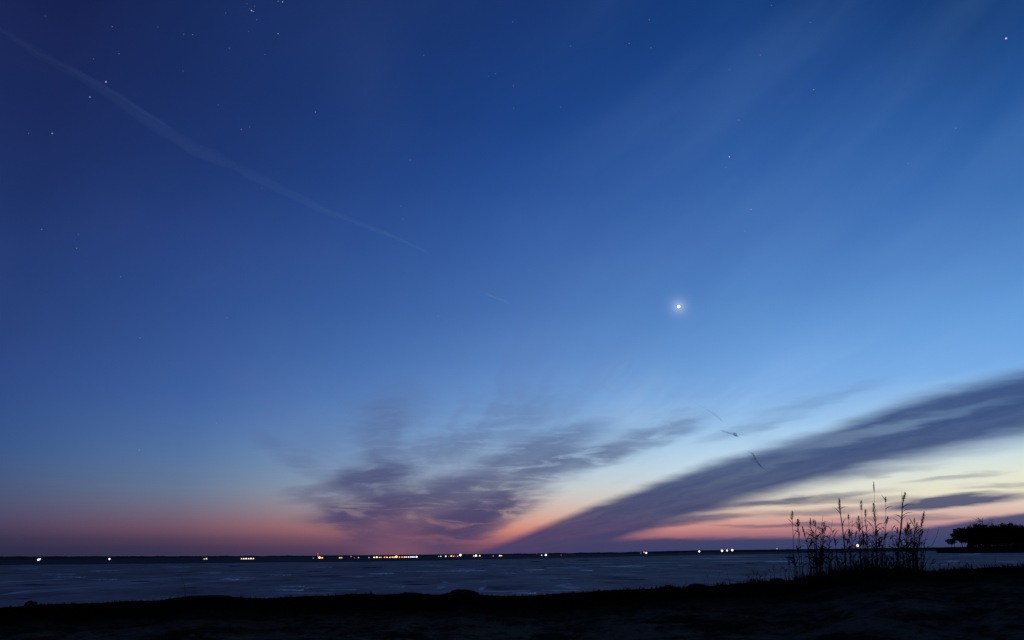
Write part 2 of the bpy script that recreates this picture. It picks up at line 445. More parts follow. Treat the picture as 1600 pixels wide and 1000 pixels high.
tag(o, 'grey blue sheet of sea ice between shore and open water', None, None, 'structure')

# ice patches frozen into the sheet: (x0, x1, y, tone)
PATCH = [(60, 118, 897.6, 1), (84, 136, 902.4, 2), (138, 184, 906, 1), (330, 398, 903.6, 1), (343, 374, 906.2, 3), (306, 346, 895, 1), (136, 186, 892.5, 1),
         (432, 476, 917.8, 2), (430, 474, 923.6, 3), (500, 556, 923, 1), (574, 615, 897.3, 3), (632, 694, 893.8, 2), (690, 762, 893.3, 3), (702, 742, 890, 1),
         (596, 632, 918, 1), (526, 584, 902, 1), (420, 455, 899, 1), (776, 806, 896, 1), (818, 851, 891, 3), (905, 926, 892, 3), (850, 908, 888.4, 2),
         (938, 1008, 885.9, 3), (966, 1026, 883.6, 1), (950, 994, 899, 1), (830, 894, 905, 1), (1058, 1078, 884, 2), (1066, 1165, 873, 2), (1108, 1206, 877.4, 2),
         (1116, 1185, 869.4, 2), (1196, 1266, 877.4, 3), (1478, 1499, 877.2, 3), (1498, 1532, 866.6, 2), (1520, 1534, 865.4, 2), (1556, 1590, 878.4, 2), (1456, 1482, 883, 1),
         (1292, 1312, 876, 2), (250, 300, 886, 1), (20, 60, 889, 1), (880, 960, 880.5, 1), (1010, 1060, 879, 1), (640, 700, 884, 1), (470, 520, 887, 1), (760, 820, 885.5, 1),
         (700, 830, 926.2, 2), (800, 838, 928.6, 3), (845, 905, 924.3, 2), (420, 520, 928.5, 1), (1225, 1262, 884, 1), (1345, 1370, 867, 1),
         (30, 75, 914.2, 0), (202, 240, 909.5, 0), (477, 509, 893.2, 0), (626, 677, 914.2, 0), (1162, 1180, 880.8, 0), (1516, 1533, 863.8, 0), (20, 50, 937, 0), (985, 1010, 907, 0),
         (270, 300, 899, 0), (560, 600, 887, 0), (826, 850, 878, 0), (900, 925, 875.8, 0), (355, 380, 885, 0), (1120, 1150, 883, 0)]
PLAB = {1: ('dull grey streak of frost on the dark blue sea ice', 'dull frost streaks on the ice'),
        2: ('mid pale blue streak of frost lying flat on the sea ice', 'mid pale frost streaks on the ice'),
        3: ('short bright whitish streak of frost standing out on the sea ice', 'bright frost streaks on the ice'),
        0: ('short blackish streak of thin ice in the sea ice', 'dark streaks in the ice')}
LBSEEN = {}
for i, (x0, x1, y, tone) in enumerate(PATCH):
    hy = {0: 0.7, 1: 0.9, 2: 0.75, 3: 0.8}[tone]
    yl = y + (rnd.random() - .5) * 0.6
    top, bot = [], []
    n = 26
    for k in range(n):
        f = k / (n - 1)
        prof = (math.sin(math.pi * f) ** 0.6)
        a = hy * prof * (0.65 + 0.7 * abs(mnoise.noise((f * 5, i * 3.1, 0.2))) * 1.6)
        b = hy * prof * (0.65 + 0.7 * abs(mnoise.noise((f * 5, i * 3.1, 9.2))) * 1.6)
        x = x0 + (x1 - x0) * f
        yc = yl - 0.0105 * (x - (x0 + x1) / 2) + 0.5 * mnoise.noise((f * 2, i * 1.7, 4.0))
        top.append(on_level(x, yc - a)); bot.append(on_level(x, yc + b))
    cen = sum((p for p in top + bot), Vector()) / (2 * n)
    V, F = [], []
    z1 = 0.09 if tone else 0.054
    for p in top + bot: V.append((p.x - cen.x, p.y - cen.y, z1))
    for p in top + bot: V.append(((p.x - cen.x) * 1.04, (p.y - cen.y) * 1.04, 0.02))
    for k in range(n - 1):
        F.append((n + k, n + k + 1, k + 1, k))
        F.append((2 * n + k, k, k + 1, 2 * n + k + 1))
        F.append((3 * n + k, 3 * n + k + 1, n + k + 1, n + k))
    o = mesh('ice_patch', V, F, [M_THIN, M_SNOW1, M_SNOW2, M_SNOW][tone], loc=(cen.x, cen.y, 0))
    xm = (x0 + x1) / 2; dep = yl - (872.5 - 0.0095 * xm)
    wh = 'below the two lone lamps' if xm < 260 else ('below the tight lamp row' if xm < 460 else ('below the town lights' if xm < 665 else ('below the white lamps' if xm < 900 else ('below the three lamps' if xm < 1225 else ('behind the reeds' if xm < 1445 else 'before the wooded headland')))))
    dw = 'far out' if dep < 20 else ('midway out' if dep < 36 else 'close inshore')
    lb = '%s on the sea ice, %s %s' % (('blackish thin-ice streak', 'dull grey frost streak', 'pale blue frost streak', 'bright whitish frost streak')[tone], dw, wh)
    if lb not in LBSEEN: LBSEEN[lb] = []
    LBSEEN[lb].append((o, xm)); tag(o, lb, 'ice', PLAB[tone][1])

ORD = ['first', 'second', 'third', 'fourth', 'fifth', 'sixth', 'seventh', 'eighth', 'ninth', 'tenth', 'eleventh', 'twelfth', 'thirteenth', 'fourteenth', 'fifteenth', 'sixteenth', 'seventeenth', 'eighteenth', 'nineteenth', 'twentieth']
for lb, l in LBSEEN.items():
    if len(l) > 1:
        for k, (o, _) in enumerate(sorted(l, key=lambda q: q[1])): o['label'] = ORD[k] + ' ' + lb.replace(' on the sea ice', ' from the left')
# far land: a low dark coast with an uneven tree-topped skyline
def ridge(name, pts, dist, base_y, label, seed, depth=120.0, step=1.5, jag=0.8):
    V, F = [], []
    x = pts[0][0]; rows = []
    while x <= pts[-1][0]:
        y = interp(pts, x)
        h = jag * (mnoise.noise((x * 0.05, seed, 0)) + 0.6 * mnoise.noise((x * 0.21, seed, 3)) + 0.4 * mnoise.noise((x * 0.6, seed, 7)))
        D = interp(dist, x)
        p = at_range(x, y - h, D)
        d = Vector((p.x, p.y, 0)).normalized()
        rows.append([Vector((p.x, p.y, -0.5)) - d * 6, Vector((p.x, p.y, max(p.z, 0.3) * 0.75)) - d * 2, Vector((p.x, p.y, max(p.z, 0.4))), Vector((p.x, p.y, max(p.z, 0.4) * 0.9)) + d * depth * .5, Vector((p.x, p.y, -0.5)) + d * depth])
        x += step
    for r in rows: V += r
    for i in range(len(rows) - 1):
        for k in range(4):
            a = i * 5 + k; F.append((a, a + 5, a + 6, a + 1))
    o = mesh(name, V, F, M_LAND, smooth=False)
    return tag(o, label, None, None, 'structure')
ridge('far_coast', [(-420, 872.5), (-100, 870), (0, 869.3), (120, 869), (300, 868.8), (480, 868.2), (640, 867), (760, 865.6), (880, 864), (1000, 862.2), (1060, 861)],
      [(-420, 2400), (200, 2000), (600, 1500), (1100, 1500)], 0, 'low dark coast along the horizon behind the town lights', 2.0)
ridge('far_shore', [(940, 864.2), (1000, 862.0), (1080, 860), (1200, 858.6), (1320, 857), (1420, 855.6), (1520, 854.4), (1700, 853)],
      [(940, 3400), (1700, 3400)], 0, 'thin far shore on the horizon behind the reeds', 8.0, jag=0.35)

# ------------------------------------------------------------------ near bank
CREST = [(-700, 985), (-300, 962), (-100, 953), (0, 949), (30, 947.5), (60, 944.5), (110, 943), (150, 942.6), (200, 939.5), (250, 937.5), (290, 932.6), (330, 931.6), (380, 933.5), (410, 935.5), (440, 933.5), (480, 931.5),
         (520, 930), (545, 928), (600, 928.5), (640, 926.8), (680, 929.5), (700, 928), (720, 927), (760, 930), (790, 931), (830, 930.5), (880, 927), (930, 924), (970, 921), (1010, 920.2), (1050, 917.5), (1090, 916.6),
         (1120, 915), (1160, 910.5), (1200, 908), (1250, 905), (1290, 900.5), (1320, 897.5), (1360, 894.5), (1400, 892), (1430, 891.5), (1460, 893.5), (1490, 889.5), (1530, 887.5), (1570, 885), (1600, 883.8), (1700, 878), (2000, 868), (2600, 850)]
AZ0, AZ1, NA, NR = -62.0, 62.0, 520, 130
def crest_at(a):                                  # azimuth (deg) -> (range, height)
    x = 800 + FPX * math.tan(R(a)) * 1.0 / math.cos(PITCH)
    for _ in range(6):                            # pixel column where this azimuth crosses the crest
        y = interp(CREST, x); aa, ee = azel(x, y); x += (a - aa) * 20.0
    y = interp(CREST, x)
    _, ee = azel(x, y)
    Dc = 24.0 + 1.6 * mnoise.noise((a * 0.12, 0.5, 0)) + 0.6 * mnoise.noise((a * 0.6, 2.5, 0)) - 2.0 * sm(12, 28, a)
    return Dc, CAM_Z + Dc * math.tan(R(ee))
CR = [crest_at(AZ0 + (AZ1 - AZ0) * i / (NA - 1)) for i in range(NA)]
def bank_z(a, r, rough=True):
    f = (a - AZ0) / (AZ1 - AZ0) * (NA - 1); i = min(max(int(f), 0), NA - 2); f -= i
    Dc = CR[i][0] * (1 - f) + CR[i + 1][0] * f; zc = CR[i][1] * (1 - f) + CR[i + 1][1] * f
    x, y = r * math.sin(R(a)), r * math.cos(R(a))
    if r < Dc:
        t = sm(6.0, Dc, r); z = 0.86 * (1 - t) + zc * t
    else:
        t = min((r - Dc) / 9.0, 1.0); z = zc * (1 - sm(0, 1, t) ** 0.8) - 0.35 * t
    if rough:
        g = 1.0 - 0.85 * math.exp(-((r - Dc) / 1.2) ** 2)
        z += g * (0.06 * mnoise.noise((x * 0.9, y * 0.9, 0)) + 0.035 * mnoise.noise((x * 2.7, y * 2.7, 5)))
        z += 0.012 * mnoise.noise((x * 7, y * 7, 9)) + 0.010 * mnoise.noise((x * 15, y * 15, 9)) - (0.05 * g if r < Dc else 0)
    return z
rs = [0.5 + 11.0 * (k / 30.0) for k in range(30)] + [11.5 + (35.0 - 11.5) * k / (NR - 31) for k in range(NR - 30)]
V, F = [], []
for i in range(NA):
    a = AZ0 + (AZ1 - AZ0) * i / (NA - 1)
    for r in rs:
        V.append((r * math.sin(R(a)), r * math.cos(R(a)), bank_z(a, r)))
for i in range(NA - 1):
    for k in range(NR - 1):
        q = i * NR + k; F.append((q, q + NR, q + NR + 1, q + 1))
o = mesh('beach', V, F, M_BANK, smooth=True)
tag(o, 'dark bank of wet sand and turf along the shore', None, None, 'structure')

# short dead grass on the crest, too fine to count
V, F = [], []
for i in range(9000):
    a = rnd.uniform(-44, 44)
    if rnd.random() > 0.35 + 0.65 * sm(-0.3, 0.35, mnoise.noise((a * 0.5, 3.0, 1.0))): continue
    k = int((a - AZ0) / (AZ1 - AZ0) * (NA - 1)); Dc = CR[k][0]
    r = Dc + rnd.gauss(-0.3, 0.55)
    x, y = r * math.sin(R(a)), r * math.cos(R(a))
    z = bank_z(a, r) - 0.01
    h = rnd.uniform(0.02, 0.07) * (1 + 0.8 * sm(0.1, 0.5, mnoise.noise((a * 0.9, 8.0, 1.0)))) * (1.7 if a > 8 else 1.0)
    lx, ly = rnd.gauss(0, .35) * h, rnd.gauss(0, .35) * h
    w = rnd.uniform(.004, .010); b = len(V)
    V += [(x - w, y, z), (x + w, y, z), (x + lx * .4 + w * .8, y + ly * .4, z + h * .6), (x + lx * .4 - w * .8, y + ly * .4, z + h * .6), (x + lx, y + ly, z + h)]
    F += [(b, b + 1, b + 2, b + 3), (b + 3, b + 2, b + 4)]
o = mesh('grass', V, F, M_WRACK)
tag(o, 'short dead grass along the crest of the dark bank', 'grass', None, 'stuff')

# ------------------------------------------------------------------ rocks on the bank
def rock(x, y_base, w, h, label, seed, rng=None, depth=0.8):
    a, _ = azel(x, y_base)
    k = int((a - AZ0) / (AZ1 - AZ0) * (NA - 1)); Dc = CR[k][0]
    r = Dc - 0.25 if rng is None else rng
    px = r / math.cos(R(a)) / FPX * 1.0
    cx, cy = r * math.sin(R(a)), r * math.cos(R(a))
    z0 = bank_z(a, r)
    bm = bmesh.new(); bmesh.ops.create_icosphere(bm, subdivisions=4, radius=1.0)
    for v in bm.verts:
        n = mnoise.noise(v.co * 1.3 + Vector((seed, 0, 0))) * 0.35 + mnoise.noise(v.co * 3.2 + Vector((0, seed, 0))) * 0.14 + mnoise.noise(v.co * 8 + Vector((0, seed, 3))) * 0.05
        v.co *= 1 + n
        v.co = Vector((v.co.x * w * px * .5, v.co.y * w * px * .5 * depth, v.co.z * h * px))
        if v.co.z < 0: v.co.z *= 0.4
    me = bpy.data.meshes.new('rock'); bm.to_mesh(me); bm.free(); me.materials.append(M_ROCK)
    o = bpy.data.objects.new('rock', me); COL.objects.link(o); o.location = (cx, cy, z0)
    return tag(o, label, 'rock', 'dark rocks on the bank')
rock(49, 944, 14, 5.2, 'small black rock jutting from the low end of the bank', 41)
rock(721, 928, 44, 5.5, 'broad low black rock on the crest below the bright white lamps', 8, depth=0.6)
rock(640, 928, 30, 2.2, 'flat dark hump on the crest beneath the row of town lights', 12, depth=0.6)
rock(322, 932, 62, 2.2, 'long flat dark mound on the bank in front of the leftmost lamps', 15, depth=0.5)
rock(1046, 918, 16, 4.0, 'small lumpy dark rock with dry twigs beside it', 19)
rock(1090, 916.5, 28, 4.0, 'rounded dark clump between the thin twigs on the bank', 23)
rock(1215, 907, 20, 3.5, 'low dark lump at the foot of the reed bed', 27)

# ------------------------------------------------------------------ reeds
def ground_at(x, y, rng):
    p = at_range(x, y, rng); a = math.degrees(math.atan2(p.x, p.y))
    return Vector((p.x, p.y, bank_z(a, rng) - 0.03))
def blade(V, F, p0, d, L, w, droop, side):
    b = len(V); n = 6; up = Vector((0, 0, 1)); p = Vector(p0); v = Vector(d).normalized()
    for k in range(n):
        f = k / (n - 1); ww = w * (0.55 + 0.9 * f if f < .4 else 0.95 * (1 - (f - .4) / .6) + 0.02)
        V.append(p - side * ww); V.append(p + side * ww)
        p = p + v * (L / (n - 1)); v = (v - up * droop / (n - 1)).normalized()
    for k in range(n - 1):
        F.append((b + 2 * k, b + 2 * k + 1, b + 2 * k + 3, b + 2 * k + 2))
def plume_mesh(V, F, base, d, L, rad, rg, n=230):
    d = Vector(d).normalized(); s1 = d.cross(Vector((0, 1, 0))).normalized(); s2 = d.cross(s1)
    lean = Vector((1, 0, 0)) * rg.choice((-1, 1)) * 0.5
    for i in range(n):
        f = rg.random() ** 0.8; a = rg.uniform(0, 6.283)
        rad_ = rad * 1.35
        prof = math.sin(math.pi * min(1, f * 0.85 + 0.12)) ** 0.8
        out = (s1 * math.cos(a) + s2 * math.sin(a))
        p = Vector(base) + d * (f * L)
        tip = p + out * rad_ * prof * rg.uniform(.5, 1.1) + d * L * rg.uniform(.06, .2) + lean * rad * rg.uniform(0, .9)
        sd = out.cross(d).normalized() * rg.uniform(.0022, .005)
        b = len(V); m_ = p.lerp(tip, .55) + sd * .2
        V += [p, m_ - sd, tip, m_ + sd]; F.append((b, b + 1, b + 2, b + 3))
def reed(xb, yb, pts, rng, w, label, plume=0.0, prad=0.05, leaves=(), seed=0, group='reeds of the clump on the shore', name='reed'):
    """pts: photo positions the stem passes through above its foot; leaves: (fraction, length m, side, droop)"""
    rg = random.Random(seed)
    g = ground_at(xb, yb, rng)
    path = [g]
    for i, (x, y) in enumerate(pts):
        q = at_range(x, y, rng + rg.uniform(-.05, .05)); path.append(q)
    # smooth the path
    sp_ = []
    for i in range(len(path) - 1):
        p0 = path[max(i - 1, 0)]; p1 = path[i]; p2 = path[i + 1]; p3 = path[min(i + 2, len(path) - 1)]
        for k in range(5):
            t = k / 5.0
            sp_.append(0.5 * ((2 * p1) + (p2 - p0) * t + (2 * p0 - 5 * p1 + 4 * p2 - p3) * t * t + (3 * p1 - p0 - 3 * p2 + p3) * t ** 3))
    sp_.append(path[-1])
    root = empty(name, g)
    loc = [p - g for p in sp_]
    V, F = [], []
    nn = len(loc)
    w *= .86
    tube(V, F, loc, [w * (1.0 - 0.62 * i / (nn - 1)) for i in range(nn)], 5)
    st = mesh('stem', V, F, M_REED, root)
    for (f, L, s, droop) in leaves:
        k = min(int(f * (nn - 1)), nn - 2); p = loc[k].lerp(loc[k + 1], f * (nn - 1) - k)
        V, F = [], []
        d = Vector((s * rg.uniform(.25, .8), rg.uniform(-.5, .5), rg.uniform(.6, 1.1)))
        side = d.cross(Vector((rg.uniform(-.4, .4), 1, rg.uniform(-.5, .5)))).normalized()
        blade(V, F, p, d, L * .85, rg.uniform(.007, .012), droop * 1.1, side)
        mesh('leaf', V, F, M_REED, root)
    if plume:
        d = (loc[-1] - loc[-3]).normalized()
        V, F = [], []
        plume_mesh(V, F, loc[-1] - d * plume * 0.75, d, plume, prad, rg)
        mesh('plume', V, F, M_PLUME, root)
    return tag(root, label, 'reed', group)

RR = 21.5
reed(1239.5, 904, [(1240, 860), (1238, 812), (1238, 803)], RR, .010, 'outermost thin reed with small plume, at the lamp-side edge of the clump', .24, .05, [(.45, .35, 1, 1.0), (.6, .3, -1, 1.2)], 1)
reed(1254, 904, [(1251, 860), (1247, 826), (1246.5, 815)], RR + .3, .010, 'second reed from the open-sea edge of the clump, plume below its neighbour', .26, .05, [(.5, .4, 1, 1.1), (.7, .25, -1, 1.2)], 2)
reed(1270, 903, [(1269, 855), (1267, 825), (1266.5, 814)], RR + .2, .009, 'short faint reed with slim plume near the open-sea edge of the clump', .22, .04, [(.5, .35, -1, 1.1)], 3)
reed(1277, 903, [(1276, 860), (1274, 830), (1274, 817)], RR - .4, .010, 'slim upright reed between two faint reeds, thin bare tip', .15, .025, [(.5, .35, 1, 1.1), (.65, .3, 1, 1.3)], 4)
reed(1285, 902, [(1285, 862), (1287, 836), (1288, 822)], RR + .5, .011, 'reed with short blunt plume above the pale ice streak', .28, .055, [(.55, .4, -1, 1.2)], 5)
reed(1322, 898, [(1320, 860), (1317, 830), (1313, 800), (1312, 786)], RR - .5, .022, 'tall dark thick reed with narrow plume, left of the glowing lamp', .34, .05, [(.35, .6, 1, 1.5), (.55, .5, 1, 1.4), (.7, .35, -1, 1.4), (.8, .3, 1, 1.4)], 6)
reed(1330, 898, [(1328, 860), (1326.5, 825), (1326, 806)], RR, .009, 'thin straight reed with tiny tip plume beside the tall thick reed', .14, .03, [(.5, .4, 1, 1.3), (.75, .25, 1, 1.2)], 7)
reed(1345, 897, [(1344, 865), (1342, 835), (1342, 813)], RR + .4, .012, 'leafy reed whose plume and leaves hang above the glowing lamp', .36, .07, [(.6, .4, 1, 1.5), (.72, .38, 1, 1.5), (.85, .32, 1, 1.6), (.8, .3, -1, 1.6)], 8)
reed(1351, 897, [(1350, 850), (1347, 815), (1346, 787)], RR + .9, .009, 'pale slender reed with high round plume over the glowing lamp', .25, .055, [(.5, .35, -1, 1.2)], 9)
reed(1355, 896, [(1355, 850), (1353, 820), (1352, 800)], RR + .6, .009, 'slender reed with small oval plume just below the high round plume', .20, .045, [(.55, .3, 1, 1.2)], 10)
reed(1368, 895, [(1369, 860), (1368, 825), (1365, 796)], RR - .3, .016, 'reed with the biggest bushy plume in the middle of the clump', .46, .085, [(.55, .5, 1, 1.5), (.68, .45, 1, 1.5), (.8, .4, 1, 1.6), (.72, .3, -1, 1.4)], 11)
reed(1371, 895, [(1370, 850), (1367, 800), (1365.5, 758)], RR + .2, .008, 'tallest hair-thin reed rising above all others with wispy tip', .26, .02, [(.5, .3, 1, 1.2)], 12)
reed(1382, 895, [(1383, 850), (1384, 810), (1383.5, 779)], RR + .3, .009, 'thin reed with one flag leaf near its tip beside the bushy plume', .14, .03, [(.80, .26, 1, 1.3), (.95, .22, -1, .6), (.5, .35, -1, 1.2)], 13)
reed(1400, 893, [(1402, 866), (1406, 840), (1409, 815), (1410, 790), (1413.5, 774)], RR - .6, .026, 'tallest stout reed with drooping leaves on one side and dark tip plume', .24, .05,
     [(.55, .45, -1, 1.5), (.66, .50, 1, 1.7), (.70, .48, 1, 1.7), (.76, .45, 1, 1.7), (.82, .42, 1, 1.7), (.88, .35, 1, 1.6), (.62, .35, 1, 1.6), (.45, .4, 1, 1.4)], 14)
reed(1404, 893, [(1404, 850), (1409, 800), (1409, 767)], RR, .008, 'hair-thin bare reed close behind the stout reed', 0, 0, [(.6, .3, -1, 1.2)], 15)
reed(1415, 893, [(1416, 860), (1417, 838), (1417.5, 823)], RR + .2, .010, 'short reed with hanging plume right under the drooping leaves', .28, .05, [(.6, .35, 1, 1.4)], 16)
reed(1421, 893, [(1422, 865), (1423, 845), (1423, 830)], RR + .6, .009, 'short slim reed next to the hanging plume, thin tip', .18, .035, [(.55, .35, 1, 1.3)], 17)
reed(1431, 893, [(1433, 860), (1437, 835), (1442, 808)], RR, .012, 'leaning reed with long brush plume at the headland edge of the clump', .38, .05, [(.55, .5, 1, 1.6), (.65, .4, 1, 1.7), (.4, .4, 1, 1.5)], 18)
reed(1425, 893, [(1428, 862), (1434, 840), (1436, 820)], RR - .3, .010, 'slightly leaning reed behind the brush plume, no plume of its own', 0, 0, [(.6, .4, -1, 1.4), (.75, .35, 1, 1.5)], 19)
reed(1440, 893, [(1447, 858), (1456, 852), (1463, 838), (1468, 822)], RR - .2, .009, 'bent bare twig curving up alone between the reeds and the headland', 0, 0, [(.25, .3, -1, .8)], 20, name='reed')
LAB2 = 'thin short dry reed in the tangled lower part of the clump'
for i in range(170):
    xb = rnd.choice((rnd.uniform(1236, 1442), rnd.uniform(1262, 1300), rnd.uniform(1310, 1385), rnd.uniform(1395, 1440)))
    yb = interp(CREST, xb) - 0.5
    top = rnd.uniform(822, 884) if rnd.random() < .8 else rnd.uniform(806, 835)
    lean = rnd.gauss(0, 6.0) * (1.6 if rnd.random() < .2 else 1) + (xb - 1340) * 0.012
    lv = [(rnd.uniform(.35, .9), rnd.uniform(.2, .45), rnd.choice((-1, 1)), rnd.uniform(.9, 1.7)) for _ in range(rnd.randint(1, 5))]
    pl = rnd.choice((0, 0, 0, .14, .18))
    where = 'at the open-sea end of the clump' if xb < 1305 else ('round the glowing lamp' if xb < 1362 else ('between the bushy plume and the stout reed' if xb < 1396 else 'at the headland end of the clump'))
    side = 'upright' if abs(lean) < 5 else ('leaning seaward' if lean < 0 else 'leaning landward')
    tall = 'knee-high' if top > 862 else ('mid-height' if top > 838 else 'tall')
    lb = '%s %s thin reed %s %s' % (tall, side, 'with small plume' if pl else 'without plume', where)
    reed(xb, yb, [(xb + lean * .4, yb + (top - yb) * .55), (xb + lean, top)], RR + rnd.uniform(-.9, 1.4), rnd.uniform(.005, .010), lb, pl, rnd.uniform(.02, .035), lv, 100 + i, lb + 's')
for i, (xb, top) in enumerate([(1168, 900), (1184, 893), (1197, 896), (1210, 884), (1219, 878), (1225, 889), (1231, 868), (1233, 852), (1446, 866), (1452, 878), (1458, 874), (1470, 881), (1480, 884), (1496, 880), (1514, 882), (1186, 899)]):
    lean = rnd.gauss(0, 4)
    reed(xb, interp(CREST, xb) - .5, [(xb + lean * .4, interp(CREST, xb) * .4 + top * .6), (xb + lean, top)], 22.2, .006, ORD[i % 8] + (' stunted straggler reed from the left, seaward of the clump' if xb < 1300 else ' stunted straggler reed from the left, headland side of the clump') if i < 15 else 'extra short straggler reed beside the second seaward straggler',
         0, 0, [(.5, .2, rnd.choice((-1, 1)), 1.2), (.75, .15, rnd.choice((-1, 1)), 1.2)], 500 + i, 'straggling reeds beside the clump')
# leaf litter and broken stalks packed at the clump's foot
V, F = [], []
for i in range(1500):
    x = rnd.choice((rnd.uniform(1242, 1440), rnd.gauss(1340, 40))); x = min(max(x, 1238), 1442)
    g = ground_at(x, interp(CREST, x), RR + rnd.uniform(-1.0, 1.2))
    L = rnd.uniform(.12, .42) * (1.0 if rnd.random() < .85 else 1.6)
    d = Vector((rnd.gauss(0, .35), rnd.gauss(0, .35), 1)); side = d.cross(Vector((rnd.gauss(0, .5), 1, 0))).normalized()
    blade(V, F, g, d, L, rnd.uniform(.004, .009), rnd.uniform(0, 1.3), side)
o = mesh('undergrowth', V, F, M_REED)
tag(o, 'dark tangle of broken leaves packed round the foot of the reeds', 'undergrowth', None, 'stuff')

# single twigs on the bank
TW = [(1108, 915, [(1106, 903), (1109, 892)], 'forked twig'), (1116, 914, [(1121, 905), (1126, 894)], 'x'), (1142, 912, [(1137, 898), (1132, 884)], 'x'), (1176, 909, [(1178, 895), (1180, 884)], 'x'),
      (1204, 908, [(1203, 892), (1200, 882)], 'x'), (1192, 908, [(1195, 898), (1199, 893)], 'x'), (1072, 917, [(1072.5, 912), (1073, 906)], 'x'), (1228, 906, [(1226, 890), (1222, 868)], 'x'), (1556, 887, [(1555.5, 876), (1555, 868)], 'x'), (292, 932, [(288, 915), (281, 896)], 'x'), (1006, 920, [(1007, 915), (1005, 911)], 'x'), (1098, 916, [(1101, 907), (1102, 899)], 'x')]
TL = ['short upright twig first of the group on the bank before the reeds', 'twig bending towards the reeds, next to a short upright one', 'long twig leaning away from the reeds over the ice',
      'thin upright twig halfway between the bank lumps and the reeds', 'dark twig with a kink close to the low lump by the reeds', 'tiny slanting twig between two taller twigs near the reeds', 'very short twig standing alone between two dark clumps',
      'tall hair-thin twig just outside the reed clump', 'lone thin stalk on the bank in front of the wooded headland', 'faint lone twig on the bank below the leftmost lamp row', 'tiny twig on the crest below the twin white lamps', 'slender twig rising from the rounded dark clump']
for i, (xb, yb, pts, _) in enumerate(TW):
    reed(xb, yb, pts, 22.6, .006, TL[i], 0, 0, [(.5, .16, rnd.choice((-1, 1)), .4)] if i in (0, 3, 4, 7) else [], 300 + i, 'single twigs on the bank', 'twig')
    bpy.data.objects[COL.objects[-1].name]
for ob in COL.objects:
    if ob.name.split('.')[0] == 'twig': ob['category'] = 'twig'

# ------------------------------------------------------------------ wooded headland
HD = 620.0
V, F = [], []
hp = [(1462, 856.6), (1475, 855.8), (1490, 855.0), (1520, 854.0), (1600, 852.5), (1700, 851), (1800, 850)]
rows = []
x = 1462.0
while x <= 1800:
    f = sm(1462, 1490, x)
    p = at_range(x, interp(hp, x) + .3 * mnoise.noise((x * .15, 0, 3)), HD)
    d = Vector((p.x, p.y, 0)).normalized(); q = Vector((p.x, p.y, 0))
    z = max(p.z, 0.1)
    rows.append([q - d * (6 + 60 * f) + Vector((0, 0, -.3)), q - d * (2 + 50 * f) + Vector((0, 0, .35 + .3 * f)), q + Vector((0, 0, z)), q + d * (20 + 60 * f) + Vector((0, 0, z)), q + d * (30 + 90 * f) + Vector((0, 0, -.3))])
    x += 2.0
for r in rows: V += r
for i in range(len(rows) - 1):
    for k in range(4):
        a = i * 5 + k; F.append((a, a + 5, a + 6, a + 1))
o = mesh('headland', V, F, M_LAND2)
tag(o, 'low dark spit of land running out under the trees', None, None, 'structure')

